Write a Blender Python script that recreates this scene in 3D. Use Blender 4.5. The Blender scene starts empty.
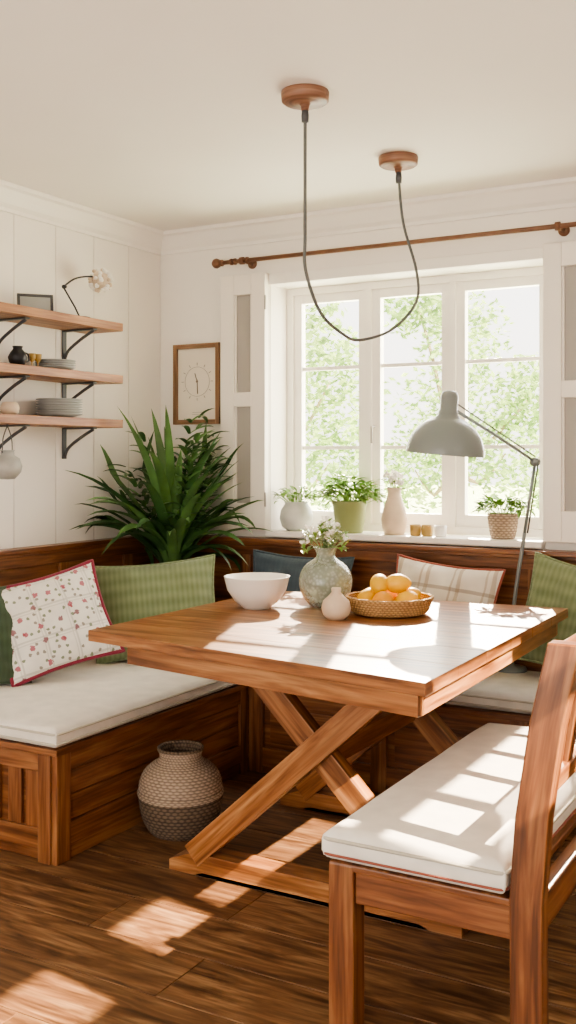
import bpy, math, random
from mathutils import Vector, Matrix, noise
import bmesh
random.seed(7)
R=random.random
U=random.uniform
D=bpy.data
# ------------------------------------------------------------------ materials
def lin(h):
    h=h.lstrip('#'); o=[]
    for i in (0,2,4):
        c=int(h[i:i+2],16)/255
        o.append(c/12.92 if c<=.04045 else ((c+.055)/1.055)**2.4)
    return (*o,1)
def newmat(name):
    m=D.materials.new(name); m.use_nodes=True
    nt=m.node_tree; b=nt.nodes['Principled BSDF']
    return m,nt,b
def node(nt,t,**k):
    n=nt.nodes.new(t)
    for a,v in k.items(): setattr(n,a,v)
    return n
def ramp(nt,fac,stops,interp='LINEAR'):
    r=nt.nodes.new('ShaderNodeValToRGB'); r.color_ramp.interpolation=interp
    e=r.color_ramp.elements
    while len(e)<len(stops): e.new(.5)
    for x,(p,c) in zip(e,stops): x.position=p; x.color=c if len(c)==4 else (*c,1)
    nt.links.new(fac,r.inputs['Fac']); return r
def math_(nt,op,a,b=None,c=None):
    n=nt.nodes.new('ShaderNodeMath'); n.operation=op
    for i,v in enumerate((a,b,c)):
        if v is None: continue
        if isinstance(v,(int,float)): n.inputs[i].default_value=v
        else: nt.links.new(v,n.inputs[i])
    return n.outputs[0]
def mixc(nt,f,a,b,mode='MIX'):
    n=nt.nodes.new('ShaderNodeMix'); n.data_type='RGBA'; n.blend_type=mode
    for s,v in ((n.inputs[0],f),(n.inputs[6],a),(n.inputs[7],b)):
        if isinstance(v,(tuple,float,int)): s.default_value=v
        else: nt.links.new(v,s)
    return n.outputs[2]
def addbump(nt,b,h,strength,dist=.002):
    n=node(nt,'ShaderNodeBump'); n.inputs['Strength'].default_value=strength; n.inputs['Distance'].default_value=dist
    nt.links.new(h,n.inputs['Height']); nt.links.new(n.outputs[0],b.inputs['Normal'])
def mat(name,col,rough=.5,var=.12,vs=8,bump=0,bs=80,metal=0,trans=0,coat=0):
    m,nt,b=newmat(name); c=lin(col)
    tc=node(nt,'ShaderNodeTexCoord')
    n=node(nt,'ShaderNodeTexNoise'); n.inputs['Scale'].default_value=vs; n.inputs['Detail'].default_value=4
    nt.links.new(tc.outputs['Object'],n.inputs['Vector'])
    r=ramp(nt,n.outputs['Fac'],[(.3,tuple(x*(1-var) for x in c[:3])),(.7,tuple(min(1,x*(1+var)) for x in c[:3]))])
    nt.links.new(r.outputs[0],b.inputs['Base Color'])
    b.inputs['Roughness'].default_value=rough; b.inputs['Metallic'].default_value=metal
    b.inputs['Coat Weight'].default_value=coat
    if trans: b.inputs['Transmission Weight'].default_value=trans
    if bump:
        n2=node(nt,'ShaderNodeTexNoise'); n2.inputs['Scale'].default_value=bs; n2.inputs['Detail'].default_value=3
        nt.links.new(tc.outputs['Object'],n2.inputs['Vector']); addbump(nt,b,n2.outputs['Fac'],bump)
    return m
def wood(name,dark,mid,light,rough=.4,scale=1.0,coat=0.0,gap=.82):
    m,nt,b=newmat(name)
    uv=node(nt,'ShaderNodeUVMap'); geo=node(nt,'ShaderNodeNewGeometry')
    mp=node(nt,'ShaderNodeMapping'); mp.inputs['Scale'].default_value=(1.3*scale,16*scale,1)
    nt.links.new(uv.outputs[0],mp.inputs[0])
    w=math_(nt,'MULTIPLY',geo.outputs['Random Per Island'],37.0)
    n=node(nt,'ShaderNodeTexNoise',noise_dimensions='4D'); n.inputs['Scale'].default_value=1.6; n.inputs['Detail'].default_value=7; n.inputs['Distortion'].default_value=1.2
    nt.links.new(mp.outputs[0],n.inputs['Vector']); nt.links.new(w,n.inputs['W'])
    r=ramp(nt,n.outputs['Fac'],[(.34,lin(dark)),(.5,lin(mid)),(.66,lin(light))])
    mp2=node(nt,'ShaderNodeMapping'); mp2.inputs['Scale'].default_value=(4*scale,120*scale,1)
    nt.links.new(uv.outputs[0],mp2.inputs[0])
    n2=node(nt,'ShaderNodeTexNoise',noise_dimensions='4D'); n2.inputs['Scale'].default_value=1; n2.inputs['Detail'].default_value=3
    nt.links.new(mp2.outputs[0],n2.inputs['Vector']); nt.links.new(w,n2.inputs['W'])
    f=ramp(nt,n2.outputs['Fac'],[(.32,(.56,.52,.48)),(.58,(1,1,1))])
    c=mixc(nt,.75,r.outputs[0],f.outputs[0],'MULTIPLY')
    v=ramp(nt,geo.outputs['Random Per Island'],[(0,(gap+.04,gap+.02,gap)),(1,(1.0,1.0,1.0))])
    c=mixc(nt,1.0,c,v.outputs[0],'MULTIPLY')
    nt.links.new(c,b.inputs['Base Color'])
    b.inputs['Roughness'].default_value=rough; b.inputs['Coat Weight'].default_value=coat; b.inputs['Coat Roughness'].default_value=.25
    addbump(nt,b,n2.outputs['Fac'],.25,.001)
    return m
def weave(name,c1,c2,su,sv,rough=.8,bump=.8):
    m,nt,b=newmat(name)
    uv=node(nt,'ShaderNodeUVMap'); s=node(nt,'ShaderNodeSeparateXYZ'); nt.links.new(uv.outputs[0],s.inputs[0])
    a=math_(nt,'SINE',math_(nt,'MULTIPLY',s.outputs[0],su*6.283)); 
    row=math_(nt,'MULTIPLY',s.outputs[1],sv)
    par=math_(nt,'MULTIPLY',math_(nt,'SUBTRACT',math_(nt,'MULTIPLY',math_(nt,'MODULO',math_(nt,'FLOOR',row),2.0),2.0),1.0),a)
    across=math_(nt,'SINE',math_(nt,'MULTIPLY',math_(nt,'FRACT',row),3.1416))
    h=math_(nt,'MULTIPLY',math_(nt,'MULTIPLY_ADD',par,.35,.6),across)
    n=node(nt,'ShaderNodeTexNoise'); n.inputs['Scale'].default_value=30
    nt.links.new(uv.outputs[0],n.inputs['Vector'])
    hh=math_(nt,'MULTIPLY_ADD',n.outputs['Fac'],.4,math_(nt,'SUBTRACT',h,.15))
    r=ramp(nt,hh,[(.05,lin(c1)),(.7,lin(c2))])
    nt.links.new(r.outputs[0],b.inputs['Base Color']); b.inputs['Roughness'].default_value=rough
    addbump(nt,b,h,bump,.004); return m
def fabric(name,base,kind=None,c2='#888888',c3='#aa3333'):
    m,nt,b=newmat(name)
    uv=node(nt,'ShaderNodeUVMap'); s=node(nt,'ShaderNodeSeparateXYZ'); nt.links.new(uv.outputs[0],s.inputs[0])
    u,v=s.outputs[0],s.outputs[1]
    n=node(nt,'ShaderNodeTexNoise'); n.inputs['Scale'].default_value=14; nt.links.new(uv.outputs[0],n.inputs['Vector'])
    bc=lin(base)
    col=ramp(nt,n.outputs['Fac'],[(.3,tuple(x*.88 for x in bc[:3])),(.7,bc)]).outputs[0]
    def line(x,f,wd):
        fr=math_(nt,'FRACT',math_(nt,'MULTIPLY',x,f))
        return math_(nt,'LESS_THAN',math_(nt,'ABSOLUTE',math_(nt,'SUBTRACT',fr,.5)),wd)
    if kind=='floral':
        l=math_(nt,'MAXIMUM',line(u,8.5,.03),line(v,8.5,.03))
        col=mixc(nt,math_(nt,'MULTIPLY',l,.4),col,lin(c2))
        l=math_(nt,'MAXIMUM',line(math_(nt,'ADD',u,.012),8.5,.02),line(math_(nt,'ADD',v,.012),8.5,.02))
        col=mixc(nt,math_(nt,'MULTIPLY',l,.3),col,lin(c2))
        def motif(scale,thr,prob,size_noise,ca,cb,off,rnd):
            nonlocal col
            ad=node(nt,'ShaderNodeVectorMath',operation='ADD'); nt.links.new(uv.outputs[0],ad.inputs[0]); ad.inputs[1].default_value=(off,off*1.7,0)
            vo=node(nt,'ShaderNodeTexVoronoi',voronoi_dimensions='2D'); vo.inputs['Scale'].default_value=scale; vo.inputs['Randomness'].default_value=rnd
            nt.links.new(ad.outputs[0],vo.inputs['Vector'])
            sc=node(nt,'ShaderNodeSeparateColor'); nt.links.new(vo.outputs['Color'],sc.inputs[0])
            n3=node(nt,'ShaderNodeTexNoise'); n3.inputs['Scale'].default_value=110; nt.links.new(uv.outputs[0],n3.inputs['Vector'])
            dd=math_(nt,'MULTIPLY_ADD',math_(nt,'SUBTRACT',n3.outputs['Fac'],.5),size_noise,vo.outputs['Distance'])
            mk=math_(nt,'MULTIPLY',math_(nt,'LESS_THAN',dd,thr),math_(nt,'GREATER_THAN',sc.outputs[0],prob))
            fl=mixc(nt,math_(nt,'GREATER_THAN',sc.outputs[1],.6),lin(ca),lin(cb))
            col=mixc(nt,math_(nt,'MULTIPLY',mk,.85),col,fl)
        motif(34,.21,.50,.35,'#6c7a56','#8a8274',.3,.7)
        motif(15.5,.16,.25,.34,c3,'#84404c',.02,.6)
    elif kind=='stripe':
        l=line(u,7,.06); col=mixc(nt,math_(nt,'MULTIPLY',l,.6),col,lin(c2))
        l=line(math_(nt,'ADD',u,.03),7,.03); col=mixc(nt,math_(nt,'MULTIPLY',l,.6),col,lin(c2))
        l=math_(nt,'MULTIPLY',line(v,5,.04),1); col=mixc(nt,math_(nt,'MULTIPLY',l,.6),col,lin(c3))
    elif kind=='rib':
        w=math_(nt,'SINE',math_(nt,'MULTIPLY',u,6.283*45)); 
        w2=math_(nt,'SINE',math_(nt,'MULTIPLY',v,6.283*18))
        ww=math_(nt,'MULTIPLY_ADD',w2,.25,math_(nt,'MULTIPLY_ADD',w,.25,.5))
        col=mixc(nt,ww,col,lin(c2))
    nt.links.new(col,b.inputs['Base Color']); b.inputs['Roughness'].default_value=.9
    b.inputs['Sheen Weight'].default_value=.2
    h=math_(nt,'MULTIPLY',math_(nt,'SINE',math_(nt,'MULTIPLY',u,2400.)),math_(nt,'SINE',math_(nt,'MULTIPLY',v,2400.)))
    n4=node(nt,'ShaderNodeTexNoise'); n4.inputs['Scale'].default_value=220; nt.links.new(uv.outputs[0],n4.inputs['Vector'])
    addbump(nt,b,math_(nt,'ADD',h,n4.outputs['Fac']),.35,.0015)
    return m

WALL=mat('wall_paint','#f0eae1',.7,.012,3,.05,200)
CEIL=mat('ceiling_paint','#f4efe8',.8,.01,3)
TRIM=mat('trim_paint','#f3eee5',.45,.01,3)
SHUT=mat('shutter_paint','#efe8dd',.5,.012,3)
SHUTP=mat('shutter_panel_grey','#a8a39b',.6,.03,5)
WT=wood('table_wood','#6f4224','#9f693f','#bf8b5c',.32,1.0,.25,.88)
WB=wood('bench_wood','#603820','#895533','#a67248',.38,1.0,.15)
WS=wood('shelf_wood','#80502f','#a26e46','#bb8a60',.45)
WF=wood('frame_wood','#785a40','#947356','#a88568',.5)
WALN=wood('canopy_wood','#76503e','#926a54','#a67e66',.45)
CUSH=fabric('cushion_canvas','#f2ebdf')
CREAMPIPE=fabric('piping_cream','#cfc6b4')
REDPIPE=fabric('piping_red','#a05a48')
DARKMET=mat('dark_metal','#3a3a3c',.45,.05,8,metal=.5)
GREYMET=mat('bracket_metal','#57585a',.5,.05,8,metal=.4)
CORD=mat('cord_fabric','#666765',.8,.1,60,.4,400)
LAMPG=mat('lamp_enamel_grey','#7f8686',.35,.03,5,coat=.3)
LAMPIN=mat('lamp_inner_white','#e9e6dc',.5,.01,5)
ROD=mat('rod_wood','#75523c',.45,.15,20)
WHITECER=mat('ceramic_white','#f2eee6',.35,.02,6,coat=.3)
CREAMCER=mat('ceramic_cream','#dac6ae',.6,.08,14,.3,60)
GREYCER=mat('ceramic_grey','#a9a8a2',.5,.1,20,.2,80)
PLATE=mat('plate_grey','#a8a9a6',.4,.05,10)
GREENPOT=mat('pot_green','#909a68',.45,.06,8)
PALEPOT=mat('pot_pale','#cbccc5',.5,.08,12,.3,60)
LEAF=mat('leaf_dark','#3b5c31',.45,.5,9)
LEAFB=mat('leaf_mid','#5a7d46',.45,.35,9)
LEAF2=mat('leaf_light','#7a9f4c',.5,.3,12)
LEAF3=mat('leaf_grey_green','#8fa070',.6,.2,12)
FLOWER=mat('petal_white','#f3efe6',.7,.04,20)
LEMON=mat('lemon_skin','#eeb82c',.45,.1,10,.3,120)
ORANGE=mat('orange_skin','#e8a030',.45,.1,10,.3,120)
PAPER=mat('paper','#e0d7c7',.8,.02,5)
INK=mat('ink_brown','#7d7266',.8,.1,20)
SOIL=mat('soil','#3a2a20',.95,.3,30,.5,60)
WICK=weave('wicker','#8f6a40','#d0a874',60,90)
WICKD=weave('jute_brown','#40342a','#7a6653',40,70)
WICKL=weave('jute_pale','#7a6858','#bba590',40,90)
AMBER=mat('amber_glass','#e8c880',.15,.05,8,trans=.6)

def glassmat(name,tint,mixf=.07):
    m=D.materials.new(name); m.use_nodes=True; nt=m.node_tree; nt.nodes.clear()
    o=node(nt,'ShaderNodeOutputMaterial'); t=node(nt,'ShaderNodeBsdfTransparent'); g=node(nt,'ShaderNodeBsdfGlossy')
    n=node(nt,'ShaderNodeTexNoise'); n.inputs['Scale'].default_value=2
    r=ramp(nt,n.outputs['Fac'],[(0,tuple(x*.97 for x in tint)),(1,tint)])
    nt.links.new(r.outputs[0],t.inputs[0]); g.inputs['Roughness'].default_value=.05
    mx=node(nt,'ShaderNodeMixShader'); mx.inputs[0].default_value=mixf
    nt.links.new(t.outputs[0],mx.inputs[1]); nt.links.new(g.outputs[0],mx.inputs[2]); nt.links.new(mx.outputs[0],o.inputs[0]); return m
PANE=glassmat('window_glass',(1,1,1),.04)

def vase_glass():
    m,nt,b=newmat('vase_mottled_glass')
    tc=node(nt,'ShaderNodeTexCoord'); vo=node(nt,'ShaderNodeTexVoronoi'); vo.inputs['Scale'].default_value=75
    nt.links.new(tc.outputs['Object'],vo.inputs['Vector'])
    r=ramp(nt,vo.outputs['Distance'],[(.1,lin('#f5f6f0')),(.6,lin('#c8d0c2'))]); nt.links.new(r.outputs[0],b.inputs['Base Color'])
    b.inputs['Roughness'].default_value=.15; b.inputs['Transmission Weight'].default_value=.68; b.inputs['Coat Weight'].default_value=.5; b.inputs['IOR'].default_value=1.2
    addbump(nt,b,vo.outputs['Distance'],.3,.003); return m
VGL=vase_glass()

def floormat():
    m,nt,b=newmat('floor_oak_planks')
    uv=node(nt,'ShaderNodeUVMap'); geo=node(nt,'ShaderNodeNewGeometry')
    w=math_(nt,'MULTIPLY',geo.outputs['Random Per Island'],91.0)
    mp=node(nt,'ShaderNodeMapping'); mp.inputs['Scale'].default_value=(1.6,11,1); nt.links.new(uv.outputs[0],mp.inputs[0])
    n=node(nt,'ShaderNodeTexNoise',noise_dimensions='4D'); n.inputs['Scale'].default_value=1.7; n.inputs['Detail'].default_value=7; n.inputs['Distortion'].default_value=2.0
    nt.links.new(mp.outputs[0],n.inputs['Vector']); nt.links.new(w,n.inputs['W'])
    r=ramp(nt,n.outputs['Fac'],[(.33,lin('#5a3d28')),(.5,lin('#886243')),(.68,lin('#ae8862'))])
    mp2=node(nt,'ShaderNodeMapping'); mp2.inputs['Scale'].default_value=(5,90,1); nt.links.new(uv.outputs[0],mp2.inputs[0])
    n2=node(nt,'ShaderNodeTexNoise',noise_dimensions='4D'); n2.inputs['Scale'].default_value=1; n2.inputs['Detail'].default_value=3
    nt.links.new(mp2.outputs[0],n2.inputs['Vector']); nt.links.new(w,n2.inputs['W'])
    f=ramp(nt,n2.outputs['Fac'],[(.3,(.45,.42,.39)),(.6,(1,1,1))])
    c=mixc(nt,.85,r.outputs[0],f.outputs[0],'MULTIPLY')
    mp3=node(nt,'ShaderNodeMapping'); mp3.inputs['Scale'].default_value=(1.6,4.2,1); nt.links.new(uv.outputs[0],mp3.inputs[0])
    vo=node(nt,'ShaderNodeTexVoronoi',voronoi_dimensions='4D'); vo.inputs['Scale'].default_value=1.5
    nt.links.new(mp3.outputs[0],vo.inputs['Vector']); nt.links.new(w,vo.inputs['W'])
    k=ramp(nt,vo.outputs['Distance'],[(.06,(.25,.2,.17)),(.2,(1,1,1))])
    c=mixc(nt,.9,c,k.outputs[0],'MULTIPLY')
    v=ramp(nt,geo.outputs['Random Per Island'],[(0,(.64,.61,.58)),(1,(1,1,1))]); c=mixc(nt,1.0,c,v.outputs[0],'MULTIPLY')
    nt.links.new(c,b.inputs['Base Color']); b.inputs['Roughness'].default_value=.45
    addbump(nt,b,n2.outputs['Fac'],.45,.0018); return m
FLOOR=floormat()

# ------------------------------------------------------------------ mesh builder
class MB:
    def __init__(s): s.v=[];s.f=[];s.mi=[];s.sm=[];s.uv=[];s.mats=[];s.M=Matrix.Identity(4)
    def add(s,vs,fs,m,smooth=False,uvs=None):
        if m not in s.mats: s.mats.append(m)
        i=s.mats.index(m); o=len(s.v)
        s.v+=[s.M@Vector(p) for p in vs]
        for k,f in enumerate(fs):
            s.f.append([o+a for a in f]); s.mi.append(i); s.sm.append(smooth)
            s.uv.append(uvs[k] if uvs else [(vs[a][0],vs[a][1]) for a in f])
    def hexa(s,c,m):
        c=[Vector(p) for p in c]
        ex=[(c[1]-c[0]),(c[3]-c[0]),(c[4]-c[0])]; ex.sort(key=lambda e:-e.length)
        L=ex[0].normalized(); A=ex[1].normalized(); B=ex[2].normalized()
        fs=[(0,3,2,1),(4,5,6,7),(0,1,5,4),(1,2,6,5),(2,3,7,6),(3,0,4,7)]; uvs=[]
        for f in fs:
            n=(c[f[1]]-c[f[0]]).cross(c[f[2]]-c[f[1]]).normalized()
            if abs(n.dot(L))>.7: p,q=A,B
            elif abs(n.dot(A))>abs(n.dot(B)): p,q=L,B
            else: p,q=L,A
            uvs.append([(c[a].dot(p),c[a].dot(q)) for a in f])
        s.add(c,fs,m,False,uvs)
    def box(s,a,b,m):
        x0,y0,z0=a;x1,y1,z1=b
        s.hexa([(x0,y0,z0),(x1,y0,z0),(x1,y1,z0),(x0,y1,z0),(x0,y0,z1),(x1,y0,z1),(x1,y1,z1),(x0,y1,z1)],m)
    def beam(s,p0,p1,w,t,m,side=(0,1,0)):
        p0=Vector(p0);p1=Vector(p1);d=(p1-p0).normalized();sd=Vector(side).normalized();up=d.cross(sd).normalized()
        a=sd*t/2;b=up*w/2
        s.hexa([p0-a-b,p0+a-b,p0+a+b,p0-a+b,p1-a-b,p1+a-b,p1+a+b,p1-a+b],m)
    def lathe(s,prof,c,m,seg=40,smooth=True,axisM=None,closed=True):
        vs=[];fs=[];uvs=[];n=len(prof);T=axisM or Matrix.Identity(4);c=Vector(c)
        L=[0]
        for i in range(1,n): L.append(L[-1]+math.hypot(prof[i][0]-prof[i-1][0],prof[i][1]-prof[i-1][1]))
        rm=max(p[0] for p in prof)
        for r,z in prof:
            for k in range(seg):
                a=2*math.pi*k/seg; vs.append(c+T@Vector((max(r,1e-5)*math.cos(a),max(r,1e-5)*math.sin(a),z)))
        for i in range(n-1):
            for k in range(seg):
                k2=(k+1)%seg
                fs.append((i*seg+k,i*seg+k2,(i+1)*seg+k2,(i+1)*seg+k))
                u0=2*math.pi*k/seg*rm;u1=2*math.pi*(k+1)/seg*rm
                uvs.append([(u0,L[i]),(u1,L[i]),(u1,L[i+1]),(u0,L[i+1])])
        s.add(vs,fs,m,smooth,uvs)
    def tube(s,pts,r,m,seg=8,closed=False,sub=0):
        P=[Vector(p) for p in pts]
        if sub:
            Q=[];n=len(P)
            rng=range(n if closed else n-1)
            for i in rng:
                if closed: p0,p1,p2,p3=P[i-1],P[i],P[(i+1)%n],P[(i+2)%n]
                else: p0,p1,p2,p3=P[max(i-1,0)],P[i],P[i+1],P[min(i+2,n-1)]
                for k in range(sub):
                    t=k/sub
                    Q.append(.5*((2*p1)+(p2-p0)*t+(2*p0-5*p1+4*p2-p3)*t*t+(3*p1-p0-3*p2+p3)*t**3))
            if not closed: Q.append(P[-1])
            P=Q
        n=len(P);vs=[];fs=[];uvs=[]
        rr=r if isinstance(r,(list,tuple)) else None
        ref=Vector((.3,.2,.93)).normalized();up=None;Ls=0;LL=[]
        for i in range(n):
            a=P[i-1] if (i or closed) else P[0]; b=P[(i+1)%n] if (i<n-1 or closed) else P[-1]
            t=(b-a).normalized()
            if up is None:
                up=t.cross(ref); 
                if up.length<.1: up=t.cross(Vector((1,0,0)))
            up=(up-t*up.dot(t)).normalized(); w=t.cross(up)
            ri=(rr[0]+(rr[1]-rr[0])*i/(n-1)) if rr else r
            if i: Ls+=(P[i]-P[i-1]).length
            LL.append(Ls)
            for k in range(seg):
                an=2*math.pi*k/seg; vs.append(P[i]+up*math.cos(an)*ri+w*math.sin(an)*ri)
        for i in range(n if closed else n-1):
            j=(i+1)%n
            for k in range(seg):
                k2=(k+1)%seg; fs.append((i*seg+k,i*seg+k2,j*seg+k2,j*seg+k))
                uvs.append([(LL[i],k/seg*.05),(LL[i],(k+1)/seg*.05),(LL[j],(k+1)/seg*.05),(LL[j],k/seg*.05)])
        if not closed:
            fs.append(tuple(range(seg)));uvs.append([(0,0)]*seg)
            fs.append(tuple((n-1)*seg+k for k in range(seg)));uvs.append([(0,0)]*seg)
        s.add(vs,fs,m,True,uvs)
    def sphere(s,c,r,m,seg=16,sc=(1,1,1),jit=0):
        vs=[];fs=[];h=seg//2
        for i in range(h+1):
            th=math.pi*i/h
            for k in range(seg):
                a=2*math.pi*k/seg; p=Vector((math.sin(th)*math.cos(a)*sc[0],math.sin(th)*math.sin(a)*sc[1],math.cos(th)*sc[2]))
                if jit: p*=1+jit*noise.noise(p*3+Vector(c)*9)
                vs.append(Vector(c)+p*r)
        for i in range(h):
            for k in range(seg):
                k2=(k+1)%seg; fs.append((i*seg+k,(i+1)*seg+k,(i+1)*seg+k2,i*seg+k2))
        s.add(vs,fs,m,True)
    def leaf(s,base,az,L,w,rise,droop,m,n=8,fold=.25,twist=0,clamp=None,shape='strap',avoid=None):
        p=Vector(base);el=rise;vs=[];fs=[];h=Vector((math.cos(az),math.sin(az),0));sd=Vector((-math.sin(az),math.cos(az),0))
        for i in range(n+1):
            t=i/n
            if shape=='strap': ww=w*(.45+.55*math.sin(min(1,t*1.6)*math.pi/2))*(1-t**3.2)**.9
            else: ww=w*math.sin(math.pi*min(1,t*.97+.03)**.8)
            s2=sd*math.cos(twist*t)+Vector((0,0,1))*math.sin(twist*t)
            nrm=(h*(-math.sin(el))+Vector((0,0,math.cos(el))))
            for q in (p-s2*ww/2+nrm*ww*fold, p.copy(), p+s2*ww/2+nrm*ww*fold):
                if avoid and avoid(q): return False
                if clamp: q=Vector((max(q.x,clamp[0]),min(q.y,clamp[1]),q.z))
                vs.append(q)
            el=rise-droop*((i+1)/n)**1.3
            p=p+(h*math.cos(el)+Vector((0,0,1))*math.sin(el))*(L/n)
        for i in range(n):
            a=i*3; fs+= [(a,a+1,a+4,a+3),(a+1,a+2,a+5,a+4)]
        s.add(vs,fs,m,True); return True
    def puff(s,w,h,t,m,nx=26,ny=22,pinch=.07,edge=.45,wr=.006,seed=0,pipe=None,pr=.006):
        vs=[];fs=[];uvs=[]
        def pt(i,j,sg):
            u=-1+2*i/nx;v=-1+2*j/ny
            x=u*w/2*(1-pinch*(1-v*v)); y=v*h/2*(1-pinch*(1-u*u))
            e=(max(0,1-u*u)*max(0,1-v*v)); z=sg*t/2*(e**edge)
            z+=sg*wr*noise.noise(Vector((x*9+seed,y*9,seed+sg)))*min(1,e*6)
            z-=sg*wr*1.5*abs(noise.noise(Vector((u*2.2*seed+3,v*2.2,seed*1.7))))*min(1,e*4)
            return Vector((x,y,z))
        for sg in (1,-1):
            o=len(vs)
            for j in range(ny+1):
                for i in range(nx+1): vs.append(pt(i,j,sg))
            for j in range(ny):
                for i in range(nx):
                    q=[o+j*(nx+1)+i,o+j*(nx+1)+i+1,o+(j+1)*(nx+1)+i+1,o+(j+1)*(nx+1)+i]
                    if sg<0:q=q[::-1]
                    fs.append(tuple(q)); uvs.append([(vs[a].x,vs[a].y) for a in q])
        s.add(vs,fs,m,True,uvs)
        if pipe:
            b=[pt(i,0,1) for i in range(nx)]+[pt(nx,j,1) for j in range(ny)]+[pt(nx-i,ny,1) for i in range(nx)]+[pt(0,ny-j,1) for j in range(ny)]
            s.tube([Vector((p.x,p.y,0)) for p in b],pr,pipe,6,closed=True)
    def seat(s,x0,x1,y0,y1,z0,z1,m,pipe,pipe_lo=None,r=.03,crown=.012,plo=.0045):
        cx,cy=(x0+x1)/2,(y0+y1)/2;w,h=x1-x0,y1-y0;zm=(z0+z1)/2;ht=(z1-z0)/2
        def axis(L):
            k=[0,.1,.25,.45,.7,1.0]; a=[-L/2+r*q for q in k]; n=max(4,int(L/.06))
            mid=[-L/2+r+(L-2*r)*i/n for i in range(1,n)]
            return a+mid+[-q for q in a[::-1]]
        X,Y=axis(w),axis(h);vs=[];fs=[];uvs=[]
        for sg in (1,-1):
            o=len(vs)
            for y in Y:
                for x in X:
                    d=min(w/2-abs(x),h/2-abs(y)); q=min(1,d/r); pr=math.sqrt(max(0,1-(1-q)**2))
                    e=(1-(2*x/w)**4)*(1-(2*y/h)**4)
                    z=sg*(ht*(.35+.65*pr)+ (crown*e if sg>0 else 0)+(.003*noise.noise(Vector((x*7,y*7,1))) if sg>0 else 0))
                    vs.append(Vector((cx+x,cy+y,zm+z)))
            nx=len(X)
            for j in range(len(Y)-1):
                for i in range(nx-1):
                    f=[o+j*nx+i,o+j*nx+i+1,o+(j+1)*nx+i+1,o+(j+1)*nx+i]
                    if sg<0:f=f[::-1]
                    fs.append(tuple(f))
        nx=len(X);N=nx*len(Y)
        bd=[i for i in range(nx)]+[j*nx+nx-1 for j in range(1,len(Y))]+[(len(Y)-1)*nx+i for i in range(nx-2,-1,-1)]+[j*nx for j in range(len(Y)-2,0,-1)]
        for k in range(len(bd)):
            a,b=bd[k],bd[(k+1)%len(bd)]; fs.append((a,N+a,N+b,b))
        for f in fs: uvs.append([(vs[a].x,vs[a].y+vs[a].z) for a in f])
        s.add(vs,fs,m,True,uvs)
        o=.001;rr=.02
        def ring(z,mm,rad):
            pts=[]
            for (sx,sy,a0) in ((1,-1,-90),(1,1,0),(-1,1,90),(-1,-1,180)):
                for k in range(4):
                    a=math.radians(a0+30*k); pts.append((cx+sx*(w/2-rr+o)+rr*math.cos(a),cy+sy*(h/2-rr+o)+rr*math.sin(a),z))
            s.tube(pts,rad,mm,6,closed=True)
        if pipe: ring(zm+ht*.45,pipe,.0045)
        if pipe_lo: ring(zm-ht*.5,pipe_lo,plo)
    def finish(s,name,bevel=0,parent=None):
        xs=[p.x for p in s.v];ys=[p.y for p in s.v];zs=[p.z for p in s.v]
        o=Vector(((min(xs)+max(xs))/2,(min(ys)+max(ys))/2,min(zs)))
        me=D.meshes.new(name); me.from_pydata([p-o for p in s.v],[],s.f)
        for m in s.mats: me.materials.append(m)
        uvl=me.uv_layers.new(name='UVMap')
        for p in me.polygons:
            p.material_index=s.mi[p.index]; p.use_smooth=s.sm[p.index]
            for k,li in enumerate(p.loop_indices): uvl.data[li].uv=s.uv[p.index][k]
        bm=bmesh.new();bm.from_mesh(me);bmesh.ops.recalc_face_normals(bm,faces=bm.faces);bm.to_mesh(me);bm.free()
        ob=D.objects.new(name,me);ob.location=o;bpy.context.collection.objects.link(ob)
        if bevel:
            b=ob.modifiers.new('bevel','BEVEL');b.width=bevel;b.segments=2;b.limit_method='ANGLE';b.angle_limit=math.radians(50)
        return ob

H=2.5; XR=3.9; YR=-5.4
SX0,SX1,SZ0,SZ1=.66,2.005,1.0,2.19     # window opening
# ------------------------------------------------------------------ room shell
b=MB(); y=YR; PW=.225
while y<-.001:
    x=U(-1.2,0)
    while x<XR:
        L=U(1.3,2.4); x0=max(x,0);x1=min(x+L,XR)
        if x1-x0>.02: b.box((x0+.001,y+.0015,-.03),(x1-.001,min(y+PW,0)-.0015,0),FLOOR)
        x+=L
    y+=PW
b.box((0,YR,-.06),(XR,0,-.031),SOIL)
b.finish('floor',.002)
b=MB(); b.box((-.2,YR-.2,H),(XR+.2,.25,H+.1),CEIL); b.finish('ceiling')
b=MB(); b.box((-.2,YR-.2,-.06),(-.012,.25,H),WALL)
y=-.0
while y>YR:
    y0=max(y-.262,YR); b.box((-.012,y0+.0015,0),(0,y-.0015,H),WALL); y-=.262
b.finish('wall_left',.0015)
b=MB()
b.box((-.0,0,-.06),(SX0,.25,H),WALL);b.box((SX1,0,-.06),(XR+.2,.25,H),WALL)
b.box((SX0,0,-.06),(SX1,.25,SZ0-.03),WALL);b.box((SX0,0,SZ1),(SX1,.25,H),WALL)
b.finish('wall_back')
b=MB(); ry0,ry1,rz0,rz1=-3.2,-1.25,1.70,2.36  # unseen opening added in this wall to let the side sun in
b.box((XR,YR,-.06),(XR+.2,ry0,H),WALL);b.box((XR,ry1,-.06),(XR+.2,0,H),WALL)
b.box((XR,ry0,-.06),(XR+.2,ry1,rz0),WALL);b.box((XR,ry0,rz1),(XR+.2,ry1,H),WALL)
b.finish('wall_right')
b=MB()  # added out-of-view frame, bars spaced to shape the side sun's patches
xa,xb=XR+.05,XR+.09
b.box((xa,ry0,rz0),(xb,ry0+.06,rz1),TRIM);b.box((xa,ry1-.05,rz0),(xb,ry1,rz1),TRIM)
b.box((xa,ry0,rz0),(xb,ry1,rz0+.03),TRIM);b.box((xa,ry0,rz1-.03),(xb,ry1,rz1),TRIM)
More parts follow.
